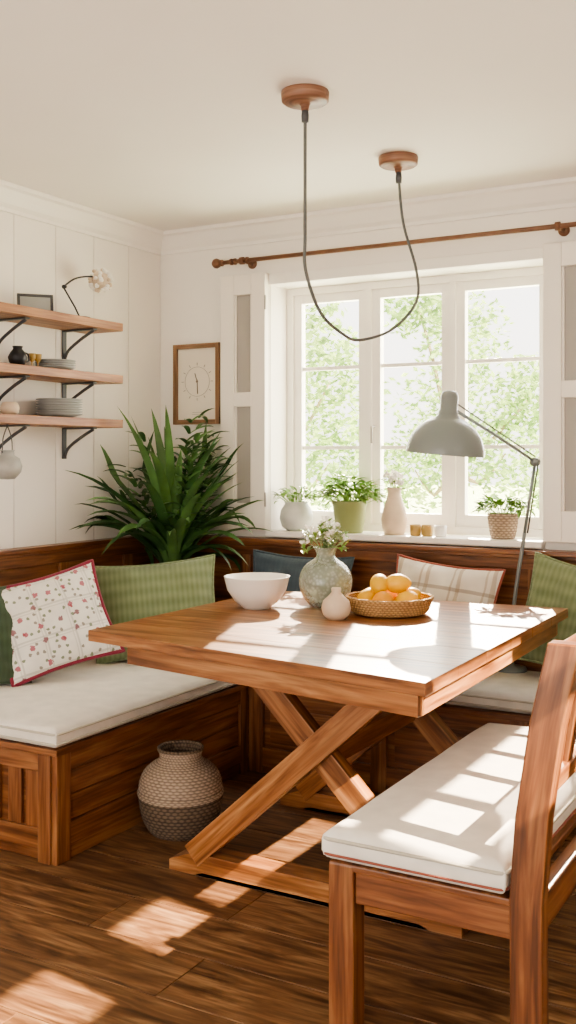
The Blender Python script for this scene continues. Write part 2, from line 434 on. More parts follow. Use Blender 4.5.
b.box((xa,ry0,1.97),(xb,ry1,2.02),TRIM)
b.box((xa,-2.68,rz0),(xb,-2.43,rz1),TRIM)
b.box((xa,-2.16,rz0),(xb,-2.10,rz1),TRIM)
b.box((xa,ry0,rz0),(xb,-2.68,1.97),TRIM)
b.finish('added_patch_window',.003)
b=MB()
b.box((0,YR-.2,-.06),(.3,YR,H),WALL);b.box((3.6,YR-.2,-.06),(XR,YR,H),WALL);b.box((.3,YR-.2,2.35),(3.6,YR,H),WALL);b.box((.3,YR-.2,-.06),(3.6,YR,.1),WALL)  # wide opening added behind the camera so sky light fills the room
b.finish('wall_rear')
b=MB()  # unseen window frame added for the rear fill opening
for x in (.3,1.38,2.46,3.54): b.box((x,YR-.13,.1),(x+.06,YR-.07,2.35),TRIM)
b.box((.3,YR-.13,.1),(3.6,YR-.07,.17),TRIM);b.box((.3,YR-.13,2.28),(3.6,YR-.07,2.35),TRIM)
b.finish('added_fill_window',.003)
def crown(name,axis,a0,a1):
    prof=[(0,H-.105),(.012,H-.105),(.014,H-.09),(.03,H-.075),(.045,H-.05),(.062,H-.025),(.078,H-.018),(.08,H-.001),(0,H-.001)]
    b=MB();vs=[];n=len(prof)
    for a in (a0,a1):
        for d,z in prof: vs.append((d,a,z) if axis=='y' else (a,-d,z))
    fs=[(i,(i+1)%n,n+(i+1)%n,n+i) for i in range(n)]+[tuple(range(n)),tuple(range(n,2*n))]
    b.add(vs,fs,TRIM); b.finish(name)
crown('trim_1','y',YR,0); crown('trim_2','x',0,XR)
# ------------------------------------------------------------------ window
b=MB(); F0,F1=.17,.225
def frame_rect(b,x0,x1,z0,z1,w,y0,y1,m,wb=None):
    wb=wb or w
    b.box((x0,y0,z0),(x0+w,y1,z1),m);b.box((x1-w,y0,z0),(x1,y1,z1),m);b.box((x0+w,y0,z0),(x1-w,y1,z0+wb),m);b.box((x0+w,y0,z1-w),(x1-w,y1,z1),m)
frame_rect(b,SX0,SX1,SZ0,SZ1,.035,F0-.01,F1+.01,TRIM)
for a,c in ((.695,1.092),(1.122,1.515),(1.545,1.97)):
    frame_rect(b,a,c,SZ0+.035,SZ1-.035,.042,F0+.005,F1-.01,TRIM,.055)
    for z in (1.40,1.79): b.box((a+.04,F0+.015,z-.009),(c-.04,F1-.02,z+.009),TRIM)
    b.box((a+.04,F0+.028,SZ0+.08),(c-.04,F0+.031,SZ1-.07),PANE)
b.box((1.092,F0-.01,SZ0+.03),(1.122,F1+.01,SZ1-.03),TRIM);b.box((1.515,F0-.01,SZ0+.03),(1.545,F1+.01,SZ1-.03),TRIM)
b.tube([(1.135,F0-.0,1.5),(1.135,F0-.03,1.5),(1.135,F0-.03,1.42)],.006,SHUTP,8)
b.finish('window_1',.004)
b=MB(); b.box((SX0+.001,-.055,SZ0-.029),(SX1-.001,F0-.011,SZ0),TRIM); b.finish('windowsill',.006)
b=MB()
w=.045
b.box((SX0-w,-.012,SZ1),(SX1+w,0,SZ1+.05),TRIM)
b.finish('trim_3',.003)
def shutter(x0,x1):
    b=MB();y0,y1=-.05,-.014;z0,z1=1.0,2.245;w=.078
    b.box((x0,y0,z0),(x0+w,y1,z1),SHUT);b.box((x1-w,y0,z0),(x1,y1,z1),SHUT)
    for a,c in ((z0,z0+.13),(1.60,1.67),(z1-.10,z1)): b.box((x0+w,y0,a),(x1-w,y1,c),SHUT)
    b.box((x0+w,y0+.020,z0+.1),(x1-w,y0+.026,z1-.08),SHUTP)
    for a,c in ((z0+.13,1.60),(1.67,z1-.10)):
        b.box((x0+w,y0+.008,a),(x0+w+.010,y0+.020,c),SHUT);b.box((x1-w-.010,y0+.008,a),(x1-w,y0+.020,c),SHUT)
    for z in (1.15,2.1): b.tube([(x1+.002,y0-.0,z-.035),(x1+.002,y0,z+.035)],.005,SHUTP,8)
    b.box((x0,y1,z0),(x0+.02,-.001,z1),SHUT);b.box((x1-.02,y1,z0),(x1,-.001,z1),SHUT)
    b.finish('window_shutter',.003)
shutter(.402,.658); shutter(2.008,2.27)
# curtain rod
b=MB();ry=-.10;rz=2.30
b.tube([(.44,ry,rz),(2.9,ry,rz)],.0105,ROD,14)
Tx=Matrix.Rotation(math.radians(90),4,'Y')
b.lathe([(0,-.05),(.012,-.048),(.022,-.038),(.025,-.026),(.020,-.012),(.011,-.004),(.016,0),(.016,.008),(.010,.012)],(.44,ry,rz),ROD,20,axisM=Tx)
b.lathe([(.012,-.014),(.02,-.01),(.02,0),(.014,.004),(.03,.03),(.026,.045),(0,.06)],(2.9,ry,rz),ROD,20,axisM=Tx)
for x in (.56,2.085,2.75):
    b.tube([(x,0,rz),(x,-.09,rz)],.008,ROD,10)
    b.lathe([(.0,0),(.024,0),(.024,.008),(.0,.01)],(x,0,rz),ROD,20,axisM=Matrix.Rotation(math.radians(90),4,'X'))
    b.lathe([(.010,-.010),(.018,-.010),(.018,.010),(.010,.010)],(x,ry,rz),ROD,20,axisM=Tx)
for x in (.50,.52,.59): b.lathe([(.010,-.005),(.016,-.005),(.016,.005),(.010,.005)],(x,ry,rz),ROD,16,axisM=Tx)
b.finish('curtain_rod')
# ------------------------------------------------------------------ framed clock
b=MB();x0,x1,z0,z1=.10,.38,1.52,1.925
frame_rect(b,x0,x1,z0,z1,.023,-.028,-.001,WF)
b.box((x0+.016,-.014,z0+.016),(x1-.016,-.002,z1-.016),PAPER)
cx,cz=.24,1.735
b.tube([(cx+.074*math.cos(a*math.pi/18),-.0145,cz+.074*math.sin(a*math.pi/18)) for a in range(36)],.0010,INK,5,closed=True)
for k in range(12):
    a=k*math.pi/6; b.tube([(cx+.082*math.cos(a),-.0145,cz+.082*math.sin(a)),(cx+.096*math.cos(a),-.0145,cz+.096*math.sin(a))],.0015,INK,5)
b.tube([(cx,-.015,cz+.01),(cx+.003,-.015,cz-.062)],.0028,INK,5);b.tube([(cx,-.015,cz),(cx-.014,-.015,cz+.042)],.0026,INK,5)
b.tube([(cx,-.0142,cz),(cx,-.0185,cz)],.006,INK,10)
for z in (1.57,1.58): b.tube([(cx-.03,-.0145,z),(cx+.03,-.0145,z)],.0009,INK,5)
b.finish('framed_wall_clock',.0015)
# ------------------------------------------------------------------ pendant cord
b=MB()
for (x,y) in ((1.661,-1.487),(1.632,-.690)):
    b.lathe([(0,H),(.074,H),(.076,H-.006),(.074,H-.03),(.066,H-.036),(.02,H-.037),(.014,H-.045),(.012,H-.06),(0,H-.062)],(x,y,0),WALN,48)
b.tube([(1.661,-1.487,2.45),(1.661,-1.487,2.25),(1.661,-1.487,2.05),(1.661,-1.483,1.94),(1.668,-1.399,1.819),(1.672,-1.25,1.765),(1.672,-1.110,1.757),(1.70,-.90,1.815),(1.735,-.76,1.93),(1.71,-.70,2.06),(1.650,-.685,2.25),(1.632,-.690,2.45)],.0052,CORD,8,sub=8)
for (x,y,z) in ((1.661,-1.487,2.425),(1.634,-.690,2.42)):
    b.lathe([(0,-.02),(.011,-.02),(.012,.0),(.009,.03),(0,.03)],(x,y,z),GREYMET,16)
b.finish('pendant_cord_light')
# ------------------------------------------------------------------ shelves
SD=.215
for k,z in enumerate((1.948,1.709,1.506)):
    b=MB(); b.box((0.001,-1.75,z-.018),(SD,-.575,z+.019),WS)
    for y in (-.735,-1.16,-1.6):
        b.box((.001,y-.014,z-.16),(.007,y+.014,z-.02),GREYMET); b.box((.001,y-.014,z-.026),(SD-.03,y+.014,z-.0195),GREYMET)
        b.tube([(.008,y,z-.15),(.03,y,z-.11),(.10,y,z-.065),(SD-.04,y,z-.028)],.007,GREYMET,8,sub=4)
    b.finish('wooden_shelf',.002)
def plates(name,c,r,n,dz,m):
    b=MB()
    for i in range(n):
        z=c[2]+i*dz
        b.lathe([(0,z),(r*.55,z),(r*.62,z+.004),(r,z+dz*1.4),(r,z+dz*1.4+.003),(r*.6,z+.008),(0,z+.006)],(c[0],c[1],0),m,40)
    b.finish(name)
plates('plate_stack',(.115,-.917,1.7285),.088,4,.0095,PLATE)
plates('bowl_stack',(.118,-.895,1.5255),.10,7,.0105,PLATE)
b=MB();b.lathe([(0,0),(.02,0),(.035,.012),(.04,.03),(.03,.052),(.02,.055),(.018,.05),(0,.05)],(.115,-1.19,1.5255),CREAMCER,24);b.finish('small_ceramic_jar')
b=MB();b.lathe([(0,0),(.022,0),(.035,.02),(.04,.04),(.03,.06),(.018,.075),(.022,.085),(.018,.083),(0,.06)],(.12,-1.15,1.7285),DARKMET,24)
b.tube([(.12,-1.115,1.79),(.12,-1.09,1.785),(.12,-1.085,1.76),(.12,-1.11,1.75)],.004,DARKMET,6,sub=4);b.finish('dark_metal_pitcher')
for y in (-1.065,-1.03):
    b=MB();b.lathe([(0,0),(.014,0),(.014,.003),(.003,.006),(.003,.025),(.015,.04),(.016,.062),(.0145,.062),(.013,.04),(0,.03)],(.12,y,1.7285),AMBER,20);b.finish('cordial_glass')
b=MB()
Mx=Matrix.Translation((.11,-1.034,1.9675))@Matrix.Rotation(math.radians(-42),4,'Z')@Matrix.Rotation(math.radians(-18),4,'Y')
b.M=Mx
for a,c in (((-.006,-.075,0),(.006,-.063,.085)),((-.006,.063,0),(.006,.075,.085)),((-.006,-.063,0),(.006,.063,.012)),((-.006,-.063,.073),(.006,.063,.085))): b.box(a,c,GREYMET)
b.box((-.003,-.066,.008),(.003,.066,.077),PLATE); b.box((-.03,-.02,.003),(-.004,.02,.01),GREYMET)
b.finish('small_picture_frame',.001)
b=MB()
b.lathe([(0,0),(.05,0),(.052,.006),(.045,.012),(0,.014)],(.12,-.76,1.9675),DARKMET,32)
b.tube([(.12,-.76,1.975),(.12,-.795,2.02),(.12,-.872,2.10)],.004,DARKMET,8)
b.tube([(.12,-.872,2.10),(.12,-.80,2.145),(.12,-.72,2.168),(.12,-.66,2.175)],.004,DARKMET,8,sub=4)
b.tube([(.12,-.872,2.10),(.12,-.858,2.104)],.009,DARKMET,10)
for i in range(170):
    v=Vector((U(-1,1),U(-1,1),U(-1,1)))
    if v.length>1 or v.length<.3: continue
    c=Vector((.12,-.62,2.165))+v.normalized()*.05
    b.sphere(c,.0115,CREAMCER if R()<.3 else FLOWER,6,(1,1,.8))
b.sphere((.12,-.62,2.165),.045,CREAMCER,12)
b.finish('flower_head_shelf_lamp')
b=MB()
b.lathe([(0,0),(.03,.002),(.055,.03),(.06,.055),(.05,.085),(.028,.1),(.026,.115),(.032,.12),(.028,.12),(.022,.1),(0,.09)],(.13,-1.219,1.262),GREYCER,32)
b.tube([(.13,-1.247,1.37),(.13,-1.243,1.43),(.13,-1.219,1.482)],.0025,CORD,6,sub=4);b.tube([(.13,-1.191,1.37),(.13,-1.195,1.43),(.13,-1.219,1.482)],.0025,CORD,6,sub=4)
b.tube([(.13,-1.219,1.487),(.13,-1.219,1.475)],.005,GREYMET,8)
b.finish('hanging_pot')
# ------------------------------------------------------------------ built-in corner bench
BX=.86; BY=-.53; YE=-1.74; BXE=3.3; ZS=.385
b=MB()
b.box((.003,YE+.02,.0),(BX-.02,-.003,ZS-.02),WB)
b.box((BX-.019,BY+.021,.0),(BXE,-.004,ZS-.021),WB)
b.box((.003,YE-.01,ZS-.022),(BX+.012,BY-.012,ZS),WB); b.box((.003,BY-.012,ZS-.022),(BXE,-.003,ZS),WB)
b.box((BX-.02,YE,0),(BX+.005,YE+.07,ZS-.022),WB); b.box((BX-.075,YE-.006,0),(BX-.02,YE+.02,ZS-.022),WB)
b.box((BX-.02,BY-.06,.0),(BX+.001,BY-.001,ZS-.022),WB)
b.box((BX-.02,YE+.07,ZS-.085),(BX,BY-.06,ZS-.022),WB); b.box((BX-.02,YE+.07,.05),(BX,BY-.06,.125),WB)
b.box((BX-.02,YE+.07,.0),(BX-.005,BY-.06,.05),WB)
b.box((BX-.02,YE+.07,.213),(BX-.011,BY-.06,.295),WB);b.box((BX-.02,YE+.07,.127),(BX-.011,BY-.06,.210),WB)
b.box((.02,YE,ZS-.085),(BX-.075,YE+.02,ZS-.022),WB);b.box((.05,YE+.001,.04),(BX-.075,YE+.02,.11),WB);b.box((.003,YE+.001,.0),(.05,YE+.02,ZS-.022),WB)
for x in (.14,.24,.34,.44,.54,.64,.72): b.box((x,YE+.006,.11),(x+.06,YE+.02,ZS-.085),WB)
xs=[BX+.002,1.44,2.02,2.60,3.23]
for x in xs: b.box((x,BY-.001,.0),(x+.07,BY+.02,ZS-.023),WB)
for xa_,xb_ in zip(xs,xs[1:]):
    b.box((xa_+.07,BY,ZS-.085),(xb_,BY+.02,ZS-.023),WB);b.box((xa_+.07,BY,.03),(xb_,BY+.02,.11),WB);b.box((xa_+.07,BY+.008,.0),(xb_,BY+.02,.03),WB)
    b.box((xa_+.10,BY+.012,.13),(xb_-.03,BY+.0205,ZS-.105),WB)
ZT=.965
b.box((.003,YE,ZS),(.022,-.02,ZT-.02),WB)
for y in (YE,-1.28,-.80,-.34,-.10): b.box((.022,y,ZS),(.036,y+.065,ZT-.02),WB)
b.box((.022,YE+.001,ZT-.085),(.038,-.022,ZT-.02),WB);b.box((.022,YE+.001,ZS),(.037,-.022,ZS+.15),WB)
b.box((.003,YE-.01,ZT-.02),(.07,-.101,ZT),WB)
b.box((.03,YE,ZT-.035),(.052,-.072,ZT-.0205),WB)
b.box((.022,-.022,ZS),(BXE,-.003,ZT-.02),WB)
for x in (.04,.50,.98,1.46,1.94,2.42,2.9,BXE-.065): b.box((x,-.036,ZS),(x+.065,-.022,ZT-.02),WB)
b.box((.041,-.038,ZT-.085),(BXE-.001,-.022,ZT-.02),WB);b.box((.041,-.037,ZS),(BXE-.001,-.022,ZS+.15),WB)
b.box((.003,-.10,ZT-.02),(BXE,-.003,ZT+.0),WB);b.box((.04,-.07,ZT-.037),(BXE,-.03,ZT-.0205),WB)
b.finish('corner_bench',.003)
b=MB(); b.seat(.045,BX+.012,YE-.012,BY-.005,ZS+.001,ZS+.07,CUSH,CREAMPIPE,CREAMPIPE); b.finish('bench_cushion')
b=MB(); b.seat(.045,BXE-.02,BY-.01+.012,-.045,ZS+.001,ZS+.07,CUSH,CREAMPIPE,CREAMPIPE); b.finish('bench_cushion')
ZC=ZS+.084
# ------------------------------------------------------------------ pillows
def pmat(c,az,tilt,roll):
    a=math.radians(az);t=math.radians(tilt)
    n=Vector((math.cos(a)*math.cos(t),math.sin(a)*math.cos(t),math.sin(t)));r=Vector((0,0,1)).cross(n).normalized();u=n.cross(r)
    M=Matrix.Identity(4)
    for i in range(3): M[i][0]=r[i];M[i][1]=u[i];M[i][2]=n[i];M[i][3]=c[i]
    return M@Matrix.Rotation(math.radians(roll),4,'Z')
def pillow(c,w,h,t,az,tilt,roll,m,pipe,seed,pr=.006):
    b=MB();b.M=pmat(c,az,tilt,roll);b.puff(w,h,t,m,seed=seed,pipe=pipe,pr=pr,wr=.016,pinch=.09)
    lo=min(p.z for p in b.v); d=ZC-.012-lo
    b.v=[p+Vector((0,0,d)) for p in b.v]
    b.finish('throw_pillow')
FLORAL=fabric('floral_print','#f4efe5','floral','#a8a297','#b0485c')
DKRED=fabric('piping_crimson','#8e3044')
GRN=fabric('green_rib','#8e9a76','rib','#727e59')
DGRN=fabric('green_dark','#4a5c44','rib','#3f4f38')
NAVY=fabric('slate_blue','#4a5964','rib','#404e59')
STR=fabric('stripe_linen','#ece5d9','stripe','#b09c86','#9a8878')
BLUSH=fabric('piping_rust','#a55b4b')
pillow((.345,-1.18,.68),.46,.40,.15,-38,24,14,FLORAL,DKRED,1,.009)
pillow((.19,-1.46,.68),.44,.40,.13,-20,20,-4,DGRN,DGRN,2)
pillow((.47,-.66,.68),.55,.43,.16,-54,18,5,GRN,GRN,3)
pillow((.92,-.20,.68),.50,.45,.13,-84,12,-2,NAVY,NAVY,4)
pillow((1.61,-.19,.68),.49,.44,.14,-90,16,-5,STR,BLUSH,5)
pillow((2.19,-.215,.68),.47,.44,.12,-96,14,-10,GRN,GRN,6)
# ------------------------------------------------------------------ dining table
ZTt=.78
Lc=Vector((.950,-1.684));Nc=Vector((2.229,-1.895));Rc=Vector((2.203,-.393));Fc=Vector((.943,-.484))
def bil(u,v):
    return (Lc*(1-u)+Nc*u)*(1-v)+(Fc*(1-u)+Rc*u)*v
b=MB();np_=6
for i in range(np_):
    v0=i/np_;v1=(i+1)/np_
    q=[bil(0,v0),bil(1,v0),bil(1,v1),bil(0,v1)]
    b.hexa([(p.x,p.y,ZTt-.036) for p in q]+[(p.x,p.y,ZTt) for p in q],WT)
def band(u0,v0,u1,v1,th,z0,z1,m):
    p=bil(u0,v0);q=bil(u1,v1);b.beam((p.x,p.y,(z0+z1)/2),(q.x,q.y,(z0+z1)/2),z1-z0,th,m,side=Vector((-(q-p).y,(q-p).x,0)))
za,zb=ZTt-.10,ZTt-.037
band(.12,.045,.975,.03,.03,za,zb,WT);band(.14,.97,.975,.97,.03,za,zb,WT);band(.13,.05,.13,.96,.03,za,zb,WT);band(.965,.04,.965,.96,.03,za,zb,WT)
zt=za+.01
def foot(Y):
    w=.045;pr=[(1.20,0),(1.20,.035),(1.29,.07),(2.12,.07),(2.21,.035),(2.21,0),(2.12,0),(2.08,.014),(1.33,.014),(1.29,0)]
    n=len(pr);vs=[(x,Y-w,z) for x,z in pr]+[(x,Y+w,z) for x,z in pr]
    fs=[(i,(i+1)%n,n+(i+1)%n,n+i) for i in range(n)]
    caps=[(0,1,2,9),(9,2,3,6),(8,9,6,7),(3,4,5,6)]
    for q in caps: fs.append(q);fs.append(tuple(n+a for a in q[::-1]))
    uv=[[(vs[a][0],vs[a][2]+vs[a][1]) for a in f] for f in fs]
    b.add(vs,fs,WT,False,uv)
for Y in (-1.53,-.80):
    foot(Y)
    b.beam((1.29,Y-.022,.06),(1.99,Y-.022,zt),.078,.055,WT)
    b.beam((2.11,Y+.022,.06),(1.48,Y+.022,zt),.078,.055,WT)
    b.beam((1.34,Y,zt+.02),(2.12,Y,zt+.02),.05,.09,WT)
b.beam((1.735,-1.50,.43),(1.735,-.83,.43),.07,.05,WT,side=(1,0,0))
b.finish('dining_table',.0018)
# ------------------------------------------------------------------ dining bench with back
b=MB()
x0,x1,y0,y1=2.10,2.60,-2.18,-1.03
for y in (y0,y1-.065):
    b.box((x0,y,0),(x0+.065,y+.065,.40),WB)
    pts=[(2.575,0),(2.572,.40),(2.585,.58),(2.615,.78),(2.655,.96)]
    N=len(pts);vs=[];w=.036
    for a,z in pts: vs+=[(a-w,y,z),(a+w,y,z),(a+w,y+.05,z),(a-w,y+.05,z)]
    fs=[(0,1,2,3),tuple(4*(N-1)+k for k in (3,2,1,0))];uv=[[(0,0),(.07,0),(.07,.05),(0,.05)]]*2
    for i in range(N-1):
        for k in range(4):
            k2=(k+1)%4;fs.append((4*i+k,4*i+k2,4*i+4+k2,4*i+4+k)); uv.append([(pts[i][1],k*.07),(pts[i][1],k*.07+.07),(pts[i+1][1],k*.07+.07),(pts[i+1][1],k*.07)])
    b.add(vs,fs,WB,False,uv)
b.box((x0+.065,y0+.01,.31),(2.54,y0+.045,.39),WB);b.box((x0+.065,y1-.05,.31),(2.54,y1-.015,.39),WB)
b.box((x0+.008,y0+.065,.31),(x0+.045,y1-.065,.39),WB);b.box((2.555,y0+.05,.31),(2.592,y1-.065,.39),WB)
b.box((x0,y0+.001,.385),(2.54,y1,.402),WB)
for (x,z,h) in ((2.645,.92,.075),(2.595,.63,.045)):
    b.beam((x,y0+.05,z),(x,y1-.015,z),.026,h,WB,side=(0.15,0,1))
for k in range(4):
    y=y0+.24+k*.23; b.beam((2.597,y,.64),(2.640,y,.90),.045,.016,WB,side=(1,0,-.15))
b.finish('dining_bench',.004)
b=MB();b.seat(x0-.012,2.532,y0-.01,y1+.01,.403,.478,CUSH,CREAMPIPE,REDPIPE,r=.035,crown=.016,plo=.0032);b.finish('bench_seat_pad')
# ------------------------------------------------------------------ floor vase
b=MB();c=(1.03,-1.27,0)
def ridged(pr,n,amp):
    out=[]
    for i in range(n+1):
        t=i/n*(len(pr)-1);k=min(int(t),len(pr)-2);f=t-k
        p0,p1,p2,p3=pr[max(k-1,0)],pr[k],pr[k+1],pr[min(k+2,len(pr)-1)]
        g=lambda a:.5*((2*p1[a])+(p2[a]-p0[a])*f+(2*p0[a]-5*p1[a]+4*p2[a]-p3[a])*f*f+(3*p1[a]-p0[a]-3*p2[a]+p3[a])*f**3)
        out.append((g(0)+amp*(i%2),g(1)))
    return out
b.lathe([(0,.0)]+ridged([(.10,.0),(.118,.02),(.138,.06),(.148,.11),(.150,.135)],26,.003),c,WICKD,56)
b.lathe(ridged([(.150,.135),(.154,.143),(.153,.152),(.148,.158)],8,.003),c,WICKL,56)
b.lathe(ridged([(.149,.158),(.146,.19),(.128,.225),(.098,.25),(.078,.262),(.074,.28),(.082,.298)],36,.0025),c,WICKL,56)
b.lathe([(.082,.298),(.085,.304),(.08,.309),(.072,.304),(.066,.28),(.07,.262),(.12,.22),(.14,.14),(.10,.02),(0,.02)],c,WICKD,56)
b.finish('woven_floor_vase')
# ------------------------------------------------------------------ table ware
z=ZTt
b=MB();b.lathe([(0,z),(.05,z),(.055,z+.006),(.085,z+.03),(.112,z+.07),(.124,z+.118),(.126,z+.122),(.122,z+.122),(.108,z+.072),(.08,z+.036),(.04,z+.016),(0,z+.014)],(1.174,-.976,0),WHITECER,56);b.finish('serving_bowl')
b=MB()
cx,cy=1.385,-.815
pr=[(.045,z),(.06,z+.006),(.088,z+.04),(.102,z+.085),(.099,z+.125),(.078,z+.16),(.05,z+.18),(.037,z+.192),(.038,z+.21),(.049,z+.228)]
b.lathe([(0,z)]+ridged(pr,40,0)+[(.046,z+.229),(.034,z+.21),(.033,z+.192),(.070,z+.162),(.094,z+.125),(.097,z+.085),(.083,z+.042),(.055,z+.012),(0,z+.01)],(cx,cy,0),VGL,56)
b.finish('glass_vase')
b=MB()
for i in range(40):
    a=U(0,6.28);sp=U(.01,.095);hz=z+.23+U(.02,.095)*(1.25-sp*5)
    top=Vector((cx+sp*math.cos(a),cy+sp*math.sin(a),hz))
    b.tube([(cx-.03*math.cos(a),cy-.03*math.sin(a),z+.04),(cx+.012*math.cos(a),cy+.012*math.sin(a),z+.17),(cx+.02*math.cos(a),cy+.02*math.sin(a),z+.215),top],.0013,LEAF3,5,sub=3)
    for k in range(4): b.leaf(top-Vector((0,0,U(.01,.05))),U(0,6.28),U(.025,.045),.015,U(.2,1.1),.6,LEAF2 if R()<.4 else LEAF3,4,shape='oval')
    if R()<.7:
        for k in range(7):
            v=Vector((U(-1,1),U(-1,1),U(-.5,1)))*.010
            b.sphere(top+v,.0062,FLOWER,6)
b.finish('flower_bouquet')
b=MB();b.lathe([(0,z),(.03,z),(.046,z+.016),(.053,z+.04),(.046,z+.066),(.026,z+.084),(.016,z+.096),(.018,z+.108),(.015,z+.112),(.01,z+.108),(.008,z+.09),(0,z+.08)],(1.559,-1.07,0),CREAMCER,36);b.finish('bud_vase')
b=MB();c=(1.67,-.86,0)
b.lathe([(0,z+.001)]+ridged([(.11,z+.001),(.135,z+.01),(.148,z+.03),(.155,z+.052)],16,.003)+[(.160,z+.058),(.158,z+.063),(.151,z+.056),(.14,z+.028),(.12,z+.014),(0,z+.012)],c,WICK,60)
b.tube([(c[0]+.156*math.cos(a*math.pi/20),c[1]+.156*math.sin(a*math.pi/20),z+.060+.002*(a%2)) for a in range(40)],.007,WICK,8,closed=True)
b.finish('wicker_tray')
b=MB()
fr=[(-.07,-.04,.05,LEMON),(.01,-.075,.05,ORANGE),(.075,-.02,.05,LEMON),(-.03,.045,.05,ORANGE),(.05,.06,.05,LEMON),(-.03,-.02,.105,LEMON),(.03,.005,.108,LEMON),(-.085,.03,.05,LEMON)]
for (dx,dy,dz,m) in fr[:8]:
    rr=.038
    Rm=Matrix.Rotation(U(0,3),4,'Z')@Matrix.Rotation(math.radians(U(60,100)),4,'Y')
    tip=1.28 if m is LEMON else 1.0
    prf=[]
    for i in range(15):
        th=math.pi*i/14; prf.append((rr*math.sin(th)*(.93 if m is LEMON else 1),-rr*tip*math.cos(th)*(1+.08*(abs(math.cos(th))**12))))
    b.lathe(prf,(c[0]+dx,c[1]+dy,z+dz+.004),m,24,axisM=Rm)
b.finish('lemons_and_oranges')
# ------------------------------------------------------------------ corner plant
b=MB();pc=Vector((.29,-.29,ZC))
b.lathe([(0,0),(.10,0),(.125,.04),(.14,.16),(.145,.30),(.15,.33),(.14,.33),(.13,.29),(0,.29)],pc,GREYCER,40)
b.lathe([(0,.295),(.13,.295)],pc,SOIL,32)
avoid=lambda q:(q.y<-.55 and q.x<.235 and q.z>1.30) or (q.z<ZT+.01 and (q.y>-.105 or q.x<.075) and q.z>ZT-.05)
NL=74;cnt=0;i=0
while cnt<NL and i<400:
    i+=1
    az=U(0,6.28); f=(cnt/NL)
    rise=math.radians(88-46*f+U(-5,5)); L=U(.60,.84)*(1.12-.38*f)
    if az>5.3 or az<.9: L*=.78
    droop=math.radians(U(10,45)+62*f)
    if b.leaf(pc+Vector((.03*math.cos(az),.03*math.sin(az),.32+U(0,.12))),az,L,U(.046,.066),rise,droop,LEAFB if R()<.45 else LEAF,10,.24,U(-.5,.5),clamp=(.045,-.055),avoid=avoid): cnt+=1
for i in range(14):
    az=U(0,6.28);rise=math.radians(U(68,86));L=U(.6,.84)
    h=Vector((math.cos(az),math.sin(az),0))
    for k in range(10):
        t=.35+.65*k/10
        p=pc+Vector((0,0,.30))+h*L*t*math.cos(rise)*(1+.3*t)+Vector((0,0,L*t*math.sin(rise)))
        if p.x<.05 or p.y>-.05: continue
        for sgn in (1,-1):
            b.leaf(p,az+sgn*U(.6,1.1),U(.12,.19)*(1.15-.5*t),.032,U(.3,.9),U(.4,1.0),LEAFB if R()<.5 else LEAF,6,.2,0,clamp=(.045,-.055),avoid=avoid)
b.finish('potted_corner_plant')
# ------------------------------------------------------------------ windowsill plants
def bush(b,c,n,rad,hgt,m,lw=.018,ll=.05):
    for i in range(n):
        a=U(0,6.28);r=rad*math.sqrt(R());hz=hgt*(1-.55*(r/rad)**2)*U(.45,1)
        p=Vector((c[0]+r*math.cos(a),c[1]+r*math.sin(a)*.6,c[2]+hz))
        if i%3==0: b.tube([(c[0]+.01*math.cos(a),c[1]+.01*math.sin(a),c[2]-.01),p],.0012,m,4)
        b.leaf(p,a+U(-.8,.8),U(.7,1.2)*ll,lw,U(-.1,.9),U(.3,1.2),m,4,.2,shape='oval',clamp=(-9,.155))
Z=SZ0;YS=.035
b=MB();b.lathe([(0,0),(.045,0),(.07,.02),(.082,.06),(.075,.10),(.055,.13),(.06,.14),(.055,.14),(.05,.125),(0,.12)],(.785,YS,Z),PALEPOT,36);bush(b,(.785,YS,Z+.12),110,.10,.10,LEAF2,.016,.042);b.finish('potted_trailing_plant')
b=MB();b.lathe([(0,0),(.06,0),(.064,.01),(.08,.13),(.086,.14),(.086,.15),(.078,.15),(.074,.13),(0,.125)],(1.07,YS,Z),GREENPOT,36);bush(b,(1.07,YS,Z+.12),230,.14,.15,LEAF2,.024,.06);b.finish('potted_herb')
b=MB();b.lathe([(0,0),(.045,0),(.056,.03),(.060,.07),(.05,.12),(.036,.16),(.030,.19),(.036,.215),(.033,.215),(.026,.19),(.03,.16),(0,.05)],(1.30,YS-.005,Z),CREAMCER,36)
for i in range(14):
    a=U(0,6.28);p=Vector((1.30+U(.01,.05)*math.cos(a),YS+U(.01,.04)*math.sin(a),Z+.21+U(.02,.07)))
    b.tube([(1.30,YS,Z+.15),p],.0012,LEAF3,4)
    for k in range(5): b.sphere(p+Vector((U(-1,1),U(-1,1),U(-1,1)))*.009,.008,FLOWER,6)
    b.leaf(p-Vector((0,0,.03)),a,.04,.014,.6,.8,LEAF2,4,shape='oval')
b.finish('flower_vase')
for x,m in ((1.415,AMBER),(1.47,AMBER),(1.535,WHITECER)):
    b=MB();b.lathe([(0,0),(.022,0),(.025,.004),(.027,.05),(.025,.05),(.022,.008),(0,.008)],(x,YS-.03,Z),m,24)
    b.lathe([(0,.008),(.018,.008),(.018,.03),(0,.03)],(x,YS-.03,Z),WHITECER,20);b.finish('votive_candle')
b=MB();b.lathe([(0,0)]+ridged([(.045,0),(.052,.01),(.062,.06),(.066,.11)],18,.002)+[(.06,.11),(.056,.09),(0,.09)],(1.81,YS,Z),WICKL,40)
bush(b,(1.81,YS,Z+.10),120,.105,.08,LEAF2,.022,.05);b.finish('potted_succulent_basket')
